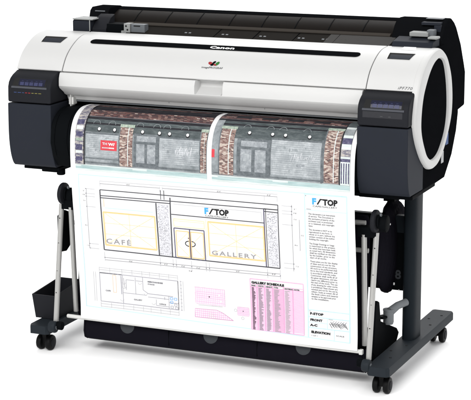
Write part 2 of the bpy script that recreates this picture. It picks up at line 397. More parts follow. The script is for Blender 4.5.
# numbered loading strip behind the lid
mb = MB(); mb.ext([(-.052, 1.012), (-.052, 1.018), (.028, 1.037), (.028, 1.012)], -.40, .40, strip)
mb.ext([(-.053, 1.012), (-.053, 1.019), (.027, 1.0385), (.027, 1.012)], .285, .4995, striplt)
rr = random.Random(5)
for x in [-.2, -.07, .06, .19, .27, .33, .385]:
    for k in range(2):
        q = x+.014*k; mb.hexa([(q, -.02, 1.024), (q+.009, -.02, 1.024), (q+.009, -.014, 1.025), (q, -.014, 1.025), (q, -.02, 1.0268), (q+.009, -.02, 1.0268), (q+.009, -.014, 1.0286), (q, -.014, 1.0286)], greyp if x < .28 else strip)
for q in (-.09, .045, .18, .315): mb.hexa([(q, -.0535, 1.016), (q+.002, -.0535, 1.016), (q+.002, .027, 1.036), (q, .027, 1.036), (q, -.0535, 1.0195), (q+.002, -.0535, 1.0195), (q+.002, .027, 1.0395), (q, .027, 1.0395)], black)
mb.build('loading_strip', P, .001, 1)
mb = MB()   # grey roll stopper at the left of the strip
mb.box((-.385, -.032, 1.010), (-.336, -.004, 1.048), greyp)
mb.box((-.375, -.0335, 1.041), (-.352, -.031, 1.0445), gap)
mb.box((-.408, -.038, 1.010), (-.386, -.010, 1.050), ltgrey); mb.disc((-.400, -.0385, 1.042), (0, 1, 0), .003, .002, gap); mb.disc((-.395, -.0385, 1.030), (0, 1, 0), .003, .002, gap)
mb.box((-.418, -.038, 1.008), (-.4085, .01, 1.026), ltgrey)
mb.build('roll_stopper', P, .0015, 2)
mb = MB()   # slate bridge with release lever on the right end
mb.ext([(-.060, 1.012), (-.060, 1.024), (-.05, 1.036), (.01, 1.045), (.02, 1.04), (.02, 1.012)], .512, .640, slate)
mb.build('release_bridge', P, .003, 2)
mb = MB()
mb.box((.552, -.01, 1.047), (.612, .03, 1.061), ltgrey); mb.box((.619, -.04, 1.044), (.648, .0, 1.0515), ltgrey)
mb.box((.604, .0, 1.048), (.626, .035, 1.068), greyp)
mb.build('release_lever', P, .003, 3)
mb = MB(); mb.box((.573, .045, 1.077), (.634, .075, 1.086), slate); mb.box((.615, .04, 1.058), (.636, .065, 1.0775), slate)
mb.box((.578, .075, 1.0925), (.632, .10, 1.0955), greyp)
mb.build('roll_spindle_bracket', P, .0015, 2)
mb = MB(); q = [hood_s(s_of_y(-.105), .0006), hood_s(hs[-1]-.001, .0006)]
mb.add([(.558, -.105, q[0].y), (.604, -.105, q[0].y), (.590, -.0560, q[1].y+.0003), (.552, -.0560, q[1].y+.0003)], [(0, 1, 2, 3)], inkwhite)
mb.build('instruction_label', P)
mb = MB(); mb.box((.6495, .076, .702), (.6503, .104, .738), stickb); mb.build('rating_sticker', P); mb = MB(); mb.box((.6495, .030, .652), (.6503, .056, .688), stickg);
mb.build('rating_sticker', P)

# stand
for sx in (-1, 1):
    mb = MB(); x = sx*.574; pts = []
    rx, ry, k = .0225, .045, 28
    sec = [(math.copysign(abs(math.cos(t))**.6, math.cos(t))*rx, math.copysign(abs(math.sin(t))**.6, math.sin(t))*ry) for t in [2*math.pi*i/k for i in range(k)]]
    vs = [(x+a, b, z) for z in (.092, .60) for a, b in sec]
    mb.add(vs, [(i, (i+1) % k, k+(i+1) % k, k+i) for i in range(k)]+[list(range(k))[::-1], list(range(k, 2*k))], legm)
    mb.build('stand_leg', P)
    mb = MB(); X = sx*.579
    i_ = -sx
    prof = [(X-.0367, -.335), (X-.027, -.352), (X+.027, -.352), (X+.0367, -.343), (X+.0367, .330), (X+.030, .337), (X-.030, .337), (X-.0367, .330)]
    vs = [(a, b, .066) for a, b in prof]+[(a, b, .088) for a, b in prof]+[(X+(a-X)*.93, b*.997, .0935) for a, b in prof]
    n8 = 8
    mb.add(vs, [(j*8+i, j*8+(i+1) % 8, (j+1)*8+(i+1) % 8, (j+1)*8+i) for j in (0, 1) for i in range(8)]+[list(range(8))[::-1], [16+i for i in range(8)]], footm)
    for (yy, dx) in ((-.24, .005), (-.17, -.016), (-.10, .012), (.09, -.012), (.15, .012), (.22, -.014), (.27, .014)):
        mb.disc((X+dx, yy, .0938), (0, 0, 1), .0042, .001, gap, 12)
    mb.build('stand_foot', P, .002, 2)
    for yy in (-.295, .285):
        mb = MB(); cx = X
        mb.disc((cx, yy, .060), (0, 0, 1), .014, .014, steel, 20); mb.box((cx-.008, yy-.016, .022), (cx+.008, yy+.012, .056), rubber)
        cs = mb.build('caster', P, .002, 2)
        for q in (-1, 1):
            mb = MB(); mb.disc((cx+q*.0165, yy-.004, .0255), (1, 0, 0), .0255, .019, rubber, 36, .3)
            mb.disc((cx+q*.0265, yy-.004, .0255), (1, 0, 0), .014, .002, slateup, 24); mb.build('wheel', cs)
mb = MB(); mb.box((-.552, -.012, .43), (.552, .012, .485), legm); mb.box((-.552, -.006, .242), (.552, .006, .431), black)
mb.box((.512, -.0085, .258), (.519, -.0062, .2665), inkwhite)
for q in (.507, .531): mb.box((q, -.0095, .2415), (q+.004, -.0062, .2455), inkwhite)
vs, fs = textmesh('8', .04, bold=.0012)
mb.add([(.519+a, -.0075, .280+b) for a, b in vs], fs, padm)
mb.build('stand_crossbeam', P, .002, 2)

# media basket: tubes, hubs, cloth, tub
mb = MB()
BX = {-1: -.529, 1: .541}; BI = {-1: -.494, 1: .503}
for sx in (-1, 1):
    mb.tube([(BX[sx], -.262, .485), (BX[sx], -.29, .30), (BX[sx], -.318, .105)], .0085, alu)
    mb.tube([(BI[sx], -.265, .478), (BI[sx], -.255, .30), (BI[sx], -.245, .125)], .0085, alu)
mb.tube([(-.50, -.235, .505), (.497, -.235, .505)], .008, alu); mb.tube([(-.505, -.235, .420), (.507, -.235, .420)], .0075, alu)
for sx in (-1, 1):
    for z in (.44, .36, .27, .2): mb.disc((BX[sx], -.262-.056*(.485-z)/.38-.0085, z), (0, 1, 0), .0022, .001, gap, 10)
mb.build('basket_frame', P)
mb = MB(); mb.tube([(-.508, -.280, .1165), (.500, -.280, .1145)], .0065, trim); mb.box((.4985, -.288, .106), (.510, -.274, .122), trim)
mb.build('bottom_rail', P, .002, 2)
for sx in (-1, 1):
    mb = MB(); x = BX[sx]
    if sx < 0: x += .012
    mb.disc((x-.004, -.262, .520), (1, 0, 0), .035, .014, slateup, 40, .25); mb.disc((x+.0085, -.262, .520), (1, 0, 0), .022, .006, black, 32, .3)
    mb.disc((x+.013, -.262, .540), (1, 0, 0), .005, .006, greyp, 16)
    mb.disc((x+.02, -.25, .512), (1, 0, 0), .026, .022, black, 32)
    mb.box((min(x-sx*.001, BI[sx]-sx*.01)-.009, -.272, .470), (max(x, BI[sx]-sx*.01)+.002, -.236, .500), black)
    mb.build('basket_hub', P, .002, 2)
    mb = MB(); mb.disc((BX[sx], -.338, .092), (1, 0, 0), .019, .026, footm, 28, .2); mb.disc((BX[sx]+.0135, -.338, .092), (1, 0, 0), .008, .003, greyp, 18)
    mb.disc((BX[sx]-sx*.02, -.33, .096), (1, 0, 0), .014, .022, black, 20)
    mb.build('pivot_knob', P)
mb = MB(); mb.ext([(-.245, .318), (-.246, .44), (-.20, .45), (-.175, .44), (-.175, .325), (-.20, .312)], -.557, -.548, black)
mb.build('side_plate', P, .003, 2)
# cloth sling: curved sheet from upper rail down to the tub, with slight folds
def sheet(name, prof, x0, x1, nx, amp, m, parent, th=.002, fx=14.):
    mb = MB(); pr = [(p.x, p.y) for p in catmull([Vector((a, b, 0)) for a, b in prof], 6)]; n = len(pr); vs = []
    for j in range(nx+1):
        x = x0+(x1-x0)*j/nx
        for i, (a, b) in enumerate(pr):
            e = amp*math.sin(i/(n-1)*math.pi)*(math.sin(x*fx)+.5*math.sin(x*fx*2.3+i*.3)); vs.append((x, a+e, b))
    mb.add(vs, [(j*n+i, (j+1)*n+i, (j+1)*n+i+1, j*n+i+1) for j in range(nx) for i in range(n-1)], m)
    o = mb.build(name, parent, smooth=80); md = o.modifiers.new('thickness', 'SOLIDIFY'); md.thickness = th; return o
sheet('basket_cloth', [(-.218, .526), (-.205, .50), (-.20, .40), (-.215, .25), (-.225, .13), (-.21, .09)], -.497, .499, 60, .004, cloth, P)
mb = MB(); tub = [(-.262, .117), (-.268, .075), (-.262, .052), (-.245, .043), (-.12, .045), (-.09, .06), (-.085, .14), (-.09, .14), (-.096, .064), (-.122, .052), (-.243, .050), (-.256, .056), (-.261, .076), (-.256, .117)]
mb.ext(tub, -.450, .503, cloth)
endp = [(-.262, .117), (-.268, .075), (-.262, .052), (-.245, .043), (-.12, .045), (-.09, .06), (-.085, .14)]
mb.ext(endp, -.457, -.4502, cloth); mb.ext(endp, .5032, .510, cloth)
tubo = mb.build('basket_tub', P, .003, 3); tubo.location.z = -.006
for xx in (-.297, -.003, .31):
    mb = MB(); mb.disc((xx, -.2645, .108), (0, 1, -.14), .025, .003, padm, 40); mb.build('grey_pad', tubo)
for xx in (-.15, .155):
    mb = MB(); mb.box((xx, -.2683, .06), (xx+.001, -.264, .112), black); mb.build('tub_seam', tubo)
# open bin on the left foot
mb = MB()
a0, a1, b0, b1 = -.640, -.555, -.278, -.095
def bin_ring(z, f): return [(a0+f, b0+f, z), (a1-f*.3, b0+f, z), (a1-f*.3, b1-f, z), (a0+f, b1-f, z)]
zt = [.176, .176, .190, .190]
V = bin_ring(.095, .008)+[(x, y, zz) for (x, y, _), zz in zip(bin_ring(0, 0), zt)]+[(x, y, zz) for (x, y, _), zz in zip(bin_ring(0, .004), zt)]+bin_ring(.099, .012)
mb.add(V, [(0, 1, 2, 3)]+[(j*4+i, j*4+(i+1) % 4, (j+1)*4+(i+1) % 4, (j+1)*4+i) for j in range(3) for i in range(4)]+[(15, 14, 13, 12)], slateup)
mb.build('accessory_bin', P, .0025, 2)
# dark cloth end between basket and right foot
mb = MB()
mb.ext([(-.24, .10), (-.222, .245), (-.205, .258), (-.188, .25), (-.172, .185), (-.01, .120), (.012, .10), (-.03, .056), (-.2, .05)], .514, .530, black)
mb.ext([(-.17, .19), (-.10, .178), (-.10, .186), (-.17, .198)], .508, .536, black)
mb.build('basket_end_panel', P, .003, 2)
mb = MB()   # clamp joining the basket end to the leg
clampm = mat('clamp_grey', srgb(112, 116, 119), .5, .25, .04, 30, .2)
mb.tube([(.534, -.112, .166), (.534, -.112, .185), (.534, -.112, .204)], .0165, clampm, 24); mb.tube([(.538, -.11, .200), (.552, -.08, .213), (.570, -.045, .218)], [.014, .012, .012], clampm, 16)
mb.disc((.534, -.112, .206), (0, 0, 1), .0175, .006, clampm, 24); mb.disc((.534, -.112, .164), (0, 0, 1), .0150, .006, clampm, 24)
mb.build('leg_clamp', P, .001, 1)
# gathered fabric hanging from the body on the right
mb = MB(); cs_ = []
N1, N2 = 40, 72; cy_, cz_, ry_, rz_ = .008, .385, .165, .150
vs = []
for i in range(N1+1):
    ph = math.pi*i/N1
    for j in range(N2):
        th = 2*math.pi*j/N2
        r = math.sin(ph); y = r*math.cos(th); z = r*math.sin(th)
        h = math.cos(ph)*.026
        rib = .0035*math.sin((y*1.2+.45*z*z)*34)*min(1, r+.1)
        zz = z*rz_; 
        if z > 0: yy = y*ry_*(1-.35*z*z)-.02*z*z
        else: yy = y*ry_*(1-.25*z*z)
        vs.append((.500+h+rib*(1 if h > 0 else -1), cy_+yy+.02*z, cz_+zz))
mb.add(vs, [(i*N2+j, i*N2+(j+1) % N2, (i+1)*N2+(j+1) % N2, (i+1)*N2+j) for i in range(N1) for j in range(N2)], cloth)
mb.box((.482, -.022, .53), (.518, .012, .545), black); mb.box((.488, -.016, .54), (.506, .006, .60), black)
mb.disc((.521, -.075, .47), (1, 0, 0), .003, .006, inkwhite, 12)
mb.build('gathered_cloth', P, 0, smooth=60)

# ------------------------------------------------------------------ printed sheet coming out of the printer
T = thing('printed_poster', 'wide white architectural print hanging out of the printer into the basket', 'print', (0, -.28, .135))
PL = [0]
for i in range(len(PQ)-1): PL.append(PL[-1]+math.dist(PQ[i], PQ[i+1]))
def pp(u, s, h=0):
    i = 0
    lo_, hi_ = 0, len(PL)-2
    while lo_ < hi_:
        md = (lo_+hi_+1)//2
        if PL[md] <= s: lo_ = md
        else: hi_ = md-1
    i = lo_; a, b = PQ[i], PQ[i+1]; f = (s-PL[i])/(PL[i+1]-PL[i]); t = Vector((b[0]-a[0], b[1]-a[1])).normalized()
    tn = t
    wob = (.0010*math.sin(u*9+s*7)+.0016*math.sin(u*15-1.2)*max(0, s-.45)*2)*min(1, max(0, (s-.35)*4))
    return (u, a[0]+(b[0]-a[0])*f+tn.y*(h)+wob, a[1]+(b[1]-a[1])*f-tn.x*(h))
class PB(MB):
    def __init__(s): super().__init__(); s.uv = []
    def padd(s, us, fs, m, h):
        s.add([pp(u, v, h) for u, v in us], fs, m); s.uv += [(u, 1-v) for u, v in us]
    def poly(s, pts, m, h):
        s.padd(pts, [tuple(range(len(pts)))[::-1]], m, h)
    def rect(s, u0, s0, u1, s1, m, h=.0004):
        n = max(1, int(abs(s1-s0)/(.006 if min(s0, s1) < .36 else .02))+1); k = max(1, int(abs(u1-u0)/.03))
        us = [(u0+(u1-u0)*i/k, s0+(s1-s0)*j/n) for j in range(n+1) for i in range(k+1)]
        s.padd(us, [(j*(k+1)+i, (j+1)*(k+1)+i, (j+1)*(k+1)+i+1, j*(k+1)+i+1) for j in range(n) for i in range(k)], m, h)
    def line(s, u0, s0, u1, s1, w, m, h=.0008):
        L = math.hypot(u1-u0, s1-s0)
        if L == 0: return
        a, b = (u1-u0)/L, (s1-s0)/L; n = max(1, int(L/.015)); us = []
        for j in range(n+1):
            x, y = u0+(u1-u0)*j/n, s0+(s1-s0)*j/n; us += [(x-b*w/2, y+a*w/2), (x+b*w/2, y-a*w/2)]
        s.padd(us, [(2*j, 2*j+2, 2*j+3, 2*j+1) for j in range(n)], m, h)
    def frame(s, u0, s0, u1, s1, w, m, h=.0008):
        s.line(u0, s0, u1, s0, w, m, h); s.line(u0, s1, u1, s1, w, m, h); s.line(u0, s0, u0, s1, w, m, h); s.line(u1, s0, u1, s1, w, m, h)
    def text(s, t, u, sv, size, m, h=.0010, width=None, **k):
        vs, fs = textmesh(t, size, **k); 
        if not vs: return
        q = 1
        if width: q = width/max(v[0] for v in vs)
        s.padd([(u+a*q, sv-b) for a, b in vs], fs, m, h)
    def done(s, name, parent):
        o = s.build(name, parent, smooth=0); o.parent = parent; o.matrix_parent_inverse = parent.matrix_world.inverted(); o.location = -Vector(T.location) if parent == T else (0, 0, 0)
        o.matrix_parent_inverse = Matrix.Identity(4); return o
def pm(name, c, **k): return mat('print_'+name, c, .6, .15, k.pop('noise', .04), k.pop('nscale', 60), coords='UV', **k)
paperm = pm('paper', (.635, .635, .635, 1), noise=.004)
dk = pm('dark_line', srgb(72, 72, 78)); md_ = pm('mid_line', srgb(130, 130, 136)); lt = pm('light_line', srgb(168, 168, 172)); vio = pm('violet_line', srgb(88, 84, 108))
org = pm('orange_line', srgb(232, 184, 112)); orl = pm('pale_orange_line', srgb(238, 204, 150)); blu = pm('pale_blue_line', srgb(176, 208, 222)); pnk = pm('pink_line', srgb(206, 160, 190)); pnl = pm('pale_pink', srgb(224, 206, 218)); txt = pm('text_ink', srgb(66, 66, 70)); blk = pm('black_ink', srgb(28, 28, 30)); bl2 = pm('blue_ink', srgb(60, 150, 215)); ltx = pm('letter_grey', srgb(150, 148, 150)); ord_ = pm('red_orange_line', srgb(240, 190, 160))

def noisy(name, cols, scale, detail=6, stretch=(1, 1, 1), brick=None, rough=.55):
    mt = bpy.data.materials.new('print_'+name); mt.use_nodes = True; nt = mt.node_tree; N = nt.nodes; L = nt.links
    b = N['Principled BSDF']; b.inputs['Roughness'].default_value = rough; b.inputs['Specular IOR Level'].default_value = .2
    cols = [tuple(c*.82 for c in q[:3])+(1,) for q in cols]
    tc = N.new('ShaderNodeTexCoord'); mp = N.new('ShaderNodeMapping'); mp.inputs['Scale'].default_value = stretch
    L.new(tc.outputs['UV'], mp.inputs['Vector']); no = N.new('ShaderNodeTexNoise'); no.inputs['Scale'].default_value = scale; no.inputs['Detail'].default_value = detail
    no.inputs['Roughness'].default_value = .75
    L.new(mp.outputs['Vector'], no.inputs['Vector']); cr = N.new('ShaderNodeValToRGB'); e = cr.color_ramp.elements
    ps = [.3+.4*i/(len(cols)-1) for i in range(len(cols))]
    e[0].position = ps[0]; e[0].color = cols[0]; e[1].position = ps[-1]; e[1].color = cols[-1]
    for p_, c_ in zip(ps[1:-1], cols[1:-1]): q = e.new(p_); q.color = c_
    L.new(no.outputs['Fac'], cr.inputs['Fac']); out = cr.outputs['Color']
    if brick:
        bt = N.new('ShaderNodeTexBrick'); bt.inputs['Scale'].default_value = brick; bt.inputs['Color1'].default_value = (.75, .75, .75, 1); bt.inputs['Color2'].default_value = (1, 1, 1, 1); bt.inputs['Mortar'].default_value = (1.0, .95, .9, 1)
        bt.inputs['Mortar Size'].default_value = .03; L.new(tc.outputs['UV'], bt.inputs['Vector'])
        mx = N.new('ShaderNodeMix'); mx.data_type = 'RGBA'; mx.blend_type = 'MULTIPLY'; mx.inputs[0].default_value = .8
        L.new(out, mx.inputs[6]); L.new(bt.outputs['Color'], mx.inputs[7]); out = mx.outputs[2]
    L.new(out, b.inputs['Base Color']); return mt
m_brick = noisy('brick', [srgb(92, 66, 66), srgb(136, 112, 108), srgb(190, 178, 168), srgb(108, 80, 78)], 260, brick=60)
m_band = noisy('brick_band', [srgb(66, 44, 50), srgb(98, 70, 76), srgb(124, 98, 102)], 110, stretch=(.6, 1.5, 1), brick=60)
m_shut = noisy('grey_shutter', [srgb(106, 113, 116), srgb(138, 144, 147), srgb(168, 173, 176)], 26, 8)
m_shut2 = noisy('pale_shutter', [srgb(132, 138, 142), srgb(160, 165, 168), srgb(196, 200, 203)], 34, 8)
m_frame = noisy('dark_frame', [srgb(74, 80, 84), srgb(98, 104, 108), srgb(124, 130, 133)], 70)
m_fascia = noisy('fascia', [srgb(50, 58, 60), srgb(76, 84, 86), srgb(106, 113, 113)], 60, stretch=(.5, 2, 1))
m_dark = noisy('dark_eave', [srgb(14, 14, 20), srgb(34, 34, 40), srgb(58, 56, 58)], 60, stretch=(.4, 2, 1))
m_door = noisy('door_glass', [srgb(108, 114, 118), srgb(146, 151, 155), srgb(184, 188, 190)], 50)
m_pat = noisy('neighbour_facade', [srgb(52, 50, 72), srgb(96, 94, 112), srgb(176, 172, 168), srgb(196, 182, 160)], 90, 5, (.5, 1.6, 1))
m_pave = noisy('pavement', [srgb(186, 196, 194), srgb(204, 212, 210), srgb(222, 226, 225)], 30, stretch=(.3, 3, 1))
m_teal = noisy('kerb_teal', [srgb(140, 166, 166), srgb(168, 190, 190), srgb(196, 210, 210)], 30, stretch=(.3, 3, 1))
m_cap = noisy('column_cap', [srgb(110, 126, 114), srgb(156, 170, 156), srgb(190, 196, 182)], 120)
m_sign = pm('sign_red', srgb(184, 62, 70), noise=.15); m_wht = pm('white_spot', (.86, .86, .84, 1)); m_graf = noisy('graffiti', [srgb(176, 178, 182), srgb(206, 208, 212), srgb(224, 224, 226)], 140)
m_purp = noisy('purple_awning', [srgb(48, 46, 74), srgb(76, 74, 102), srgb(122, 120, 140)], 80)

# paper sheet
U0, U1, S1 = -.4535, .4945, PL[-1]-.001
pb = PB(); pb.rect(U0, .02, U1, S1, paperm, 0); sh = pb.done('paper_sheet', T)
md = sh.modifiers.new('thickness', 'SOLIDIFY'); md.thickness = .0004; md.offset = -1

pal = [pm('brick_'+n, c, noise=.2, nscale=300) for n, c in (('deep_red', srgb(116, 84, 80)), ('dark', srgb(92, 72, 72)), ('brown', srgb(134, 108, 100)), ('rose', srgb(150, 128, 122)), ('pale', srgb(180, 168, 158)), ('soot', srgb(74, 64, 66)))]
def bricks(pb, u0, s0, u1, s1, h, seed, wts, bw=.0092, bh=.0034):
    q = random.Random(seed); v = s0; row = 0
    while v < s1-.001:
        u = u0-(bw/2 if row % 2 else 0)
        while u < u1-.0008:
            a, b = max(u, u0), min(u+bw-.0009, u1)
            if b-a > .001: pb.rect(a, v, b, min(v+bh-.0008, s1), q.choices(pal, wts)[0], h)
            u += bw*q.uniform(.92, 1.08)
        v += bh; row += 1
def photo(x0, x1, mode):
    pb = PB(); h = .0004; R = pb.rect
    bot = .341
    R(x0, .085, x1, bot, m_shut, h)
    R(x0, .085, x1, .15, m_dark, h*2); R(x0+.01, .100, x1-.03, .117, m_band, h*3)
    for k in range(5):
        a = x0+.05+k*.085
        if a+.05 < x1: R(a, .125, a+.05, .142, m_dark, h*4)
    R(x0, .1505, x1, .182, m_band, h*2) if mode == 0 else R(x0, .128, x1, .150, m_band, h*3)
    bricks(pb, x0, .152 if mode == 0 else .130, x1, .181 if mode == 0 else .149, h*3.5, mode+1, (3, 4, 3, 2, 0.4, 3), .011, .0042)
    bricks(pb, x0+.01, .101, x1-.03, .117, h*3.5, mode+5, (2, 5, 2, 1, 0, 5), .011, .0042)
    a = .184 if mode == 0 else .152
    R(x0, a, x1, a+.010, m_dark, h*3); R(x0, a+.010, x1, a+.022, m_fascia, h*3); R(x0, a+.022, x1, a+.028, m_dark, h*3); R(x0, a+.028, x1, .236 if mode == 0 else .224, m_fascia, h*3)
    def column(c0, c1, t0):
        R(c0, t0+.006, c1, bot-.003, m_brick, h*5); bricks(pb, c0, t0+.010, c1, bot-.004, h*5.5, int(c0*1000), (4, 2, 4, 5, 6, 1)); R(c0-.003, t0, c1+.003, t0+.010, m_cap, h*6); R(c0-.004, t0+.01, c0, bot-.003, m_frame, h*5)
        R(c0+(c1-c0)*.62, t0+.01, c0+(c1-c0)*.68, bot-.005, m_pave, h*6)
    def door(c0, c1, t0):
        R(c0, t0, c1, bot-.004, m_frame, h*4); w_ = (c1-c0)
        R(c0+w_*.12, t0+.007, c1-w_*.1, t0+.024, m_door, h*5)
        R(c0+w_*.12, t0+.032, c0+w_*.45, bot-.018, m_door, h*5); R(c0+w_*.55, t0+.032, c0+w_*.88, bot-.018, m_door, h*5)
        R(c0+w_*.2, t0+.045, c0+w_*.38, bot-.05, m_shut2, h*6); R(c0+w_*.62, t0+.045, c0+w_*.82, bot-.05, m_shut2, h*6)
    if mode == 0:
        R(x0, .10, x0+.030, bot, m_pat, h*7); R(x0+.030, .17, x0+.034, bot, m_dark, h*7)
        for k, (c_, l_) in enumerate(((m_purp, .016), (m_pave, .012), (m_purp, .014), (m_cap, .008), (m_purp, .018), (m_pave, .008), (m_purp, .014))): R(x0+.003, .20+k*.0195, x0+.026, .20+k*.0195+l_, c_, h*8)
        R(-.400, .238, -.281, .313, m_shut2, h*4); R(-.403, .313, -.281, .330, m_shut, h*4); R(-.400, .318, -.281, .321, m_frame, h*5)
        column(-.279, -.235, .206); door(-.231, -.145, .232)
        R(-.1445, .236, -.006, .319, m_shut2, h*4); R(-.1445, .319, -.006, .330, m_shut, h*4)
        for k in range(26):
            rr = random.Random(k+50); a0_ = -.087+.0021*k; pb.line(a0_, .284+rr.uniform(-.006, .008), a0_+rr.uniform(-.004, .010), .268+rr.uniform(-.006, .012), .0012, m_graf, h*5)
        column(-.003, .0165, .204)
        R(-.345, .2605, -.2885, .2915, m_sign, h*6); pb.text('TH', -.3385, .2745, .0105, m_graf, h*8, width=.017, bold=.0003); pb.text('W/', -.3170, .2755, .0115, m_wht, h*8, width=.022, bold=.0004)
        for k in range(9): pb.line(-.339+k*.0048, .2835, -.3358+k*.0048, .2835, .0040, m_graf if k < 5 else m_wht, h*8)
        lights = [-.353, -.2995, -.2025, -.1445, -.110, -.049]; sy = .2262
    else:
        R(x0, .160, x0+.024, bot, m_shut, h*4); R(x0, .262, x0+.010, .287, m_sign, h*5)
        column(.0605, .1065, .186); door(.117, .2255, .223)
        R(.2265, .216, .392, .326, m_shut2, h*4); R(.2265, .326, .392, .334, m_shut, h*4)
        R(.388, .212, .394, bot, m_frame, h*5)
        for k in range(22):
            rr = random.Random(k); a0_ = .293+.0036*k; pb.line(a0_, .272+rr.uniform(-.006, .01), a0_+rr.uniform(-.004, .008), .256+rr.uniform(-.004, .016), .0011, m_graf, h*6)
        column(.3985, .4455, .165); R(.4465, .13, .4505, bot, m_dark, h*6)
        R(.4505, .13, x1, bot, m_pave, h*6); R(.4505, .10, x1, .155, m_fascia, h*7); R(.4505, .165, x1, .190, m_shut, h*7); R(.4505, .200, x1, .219, m_purp, h*7)
        R(.4505, .235, x1, .256, m_pat, h*7); R(.4505, .262, x1, .271, m_purp, h*7)
        for k in range(4): R(.4525+k*.0075, .275, .4560+k*.0075, .336, m_purp, h*7)
        lights = [.152, .227, .2685, .3457]; sy = .2045
    qr = random.Random(40+mode)
    def slats(a, b, c, d):
        v = b+.004
        while v < d-.002:
            pb.line(a+.001, v, c-.001, v, .0009, m_shut, h*4.6); v += .0062
        for k in range(16):     # streaks, faded patches and reflections on the boards
            u = qr.uniform(a+.004, c-.014); v = qr.uniform(b+.004, d-.016); wd = qr.uniform(.003, .022); hh = qr.uniform(.003, .016)
            n_ = 9; pts = [(min(c-.001, u+wd*(.5+.5*math.cos(2*math.pi*i/n_)*qr.uniform(.6, 1))), min(d-.001, v+hh*(.5+.5*math.sin(2*math.pi*i/n_)*qr.uniform(.6, 1)))) for i in range(n_)]
            pb.poly(pts, qr.choice((m_shut, m_shut2, m_shut2, m_door)), h*(4.7+k*.01))
        pb.rect(a, b, c, b+.005, m_frame, h*4.9); pb.rect(a, b, a+.0022, d, m_frame, h*4.9)
    if mode == 0: slats(-.400, .238, -.281, .313); slats(-.1445, .236, -.006, .319)
    else: slats(.2265, .216, .388, .326)
    R(x0+.005, bot-.009, x1-.005, bot-.0055, m_frame, h*4.8)
    for l in lights:
        pts = [(l+.0046*math.cos(2*math.pi*k/14), sy+.0046*math.sin(2*math.pi*k/14)) for k in range(14)]
        pts2 = [(l+.0064*math.cos(2*math.pi*k/14), sy+.002+.0064*math.sin(2*math.pi*k/14)) for k in range(14)]
        pb.poly(pts2, m_dark, h*7); pb.poly(pts, m_wht, h*8)
        for k in range(7):
            t0_, t1_ = math.pi*k/7, math.pi*(k+1)/7
            pb.line(l-.012+.012*math.cos(t0_), sy-.016-.012*math.sin(t0_), l-.012+.012*math.cos(t1_), sy-.016-.012*math.sin(t1_), .0014, m_shut, h*7)
    R(x0, bot, x1, .348, m_pave, h*2); R(x0, .348, x1, .3555, m_teal, h*2); R(x0+.25, .3425, x1, .3485, m_teal, h*3); R(x0+.02, .3445, x0+.2, .3475, m_teal, h*3); R(x0, .3555, x1, .361, m_pave, h*2)
    return pb.done('printed_photo', T)
photo(-.4355, .0185, 0); photo(.0345, .4805, 1)

# elevation drawing
pb = PB(); L = pb.line; h = .0006
L(-.4275, .3755, .4700, .3755, .0022, blu); L(-.4275, .3755, -.4325, .8205, .0022, blu); L(-.4325, .8205, .4700, .8415, .0022, blu, .0003)
E0, E1, ET, EB = -.3535, .2500, .4015, .6235
sp = lambda u: 0
W_ = .0026
L(-.3535, .4205, .2500, .4195, W_, dk); L(-.3535, .4205, -.3545, .6215, .0036, dk); L(-.3535, .4395, .2500, .4350, W_, dk); L(-.3535, .4465, -.1115, .4455, W_, dk); L(.2500, .4195, .2482, .6240, W_, dk)
L(-.3545, .6215, .2482, .6240, .0032, dk); L(-.1595, .448, -.1595, .6225, .0038, dk); L(-.1100, .4265, -.1135, .6230, .0038, dk); L(-.1420, .4050, -.1420, .4220, .0022, dk); L(-.1305, .4050, -.1305, .4220, .0022, dk)
L(-.1420, .4050, -.1420, .4350, .002, dk); L(-.1305, .4050, -.1305, .4350, .002, dk)
L(-.1085, .4800, .2035, .4805, .0026, dk); L(.2035, .4360, .2035, .6235, .0034, vio); L(.2095, .4360, .2095, .6235, .0022, dk); L(.2035, .4430, .2495, .4440, .0026, dk); L(.2035, .4350, .2495, .435, .0026, dk)
rr = random.Random(11)
for (a, b, c, d) in ((-.1565, .451, -.1165, .620), (.2125, .447, .2465, .621)):
    pb.rect(a, b, b and c, d, pm('stipple_ground', srgb(196, 196, 200), noise=.08, nscale=900), .0004)
    for k in range(int((c-a)*(d-b)*70000)):
        u = rr.uniform(a, c-.003); v = rr.uniform(b, d-.003); L(u, v, u+rr.uniform(.001, .003), v+rr.uniform(-.002, .002), .0009, md_ if k % 3 else lt, .0007)
def win(u0, s0, u1, s1, kind=0):
    pb.frame(u0, s0, u1, s1, .0028, org); um, sm = (u0+u1)/2, (s0+s1)/2
    pb.frame(u0+.003, s0+.003, u1-.003, s1-.003, .0010, orl)
    L(u0, s0, u1, s1, .0013, orl); L(u0, s1, u1, s0, .0013, orl)
    if kind == 0: L(um, s0, um, s1, .0013, orl)
    for f in (.33, .66): L(u0, s0+(s1-s0)*f, u1, s0+(s1-s0)*f, .0011, orl)
win(-.3475, .493, -.1665, .6050); win(.0150, .493, .2005, .6050)
L(-.3425, .4490, -.3425, .4760, .0024, ord_); L(-.34, .4790, -.172, .4795, .0013, blu); L(-.10, .446, .195, .4475, .0010, lt); L(.195, .4475, .195, .476, .0010, lt)
for u0, u1 in ((-.0965, -.0525), (-.0455, -.0035)):
    pb.frame(u0, .5330, u1, .6180, .0022, org); L(u0, .576, u1, .5335, .0011, orl); L(u0, .576, u1, .617, .0011, orl)
pb.frame(-.1025, .5245, .0005, .6230, .0030, vio); L(-.0490, .5245, -.0490, .6230, .0034, vio)
pb.frame(-.102, .494, .0020, .5185, .0016, orl); L(-.102, .500, .0020, .500, .0010, orl); L(.008, .488, .008, .612, .0010, orl)
for sgn in (-1, 1):
    prev = None
    for k in range(13):
        t = -math.pi/2+math.pi*k/12; q = (-.0490+sgn*(.004+.013*math.cos(t)), .5725+.0085*math.sin(t))
        if prev: L(*prev, *q, .0026, blk)
        prev = q
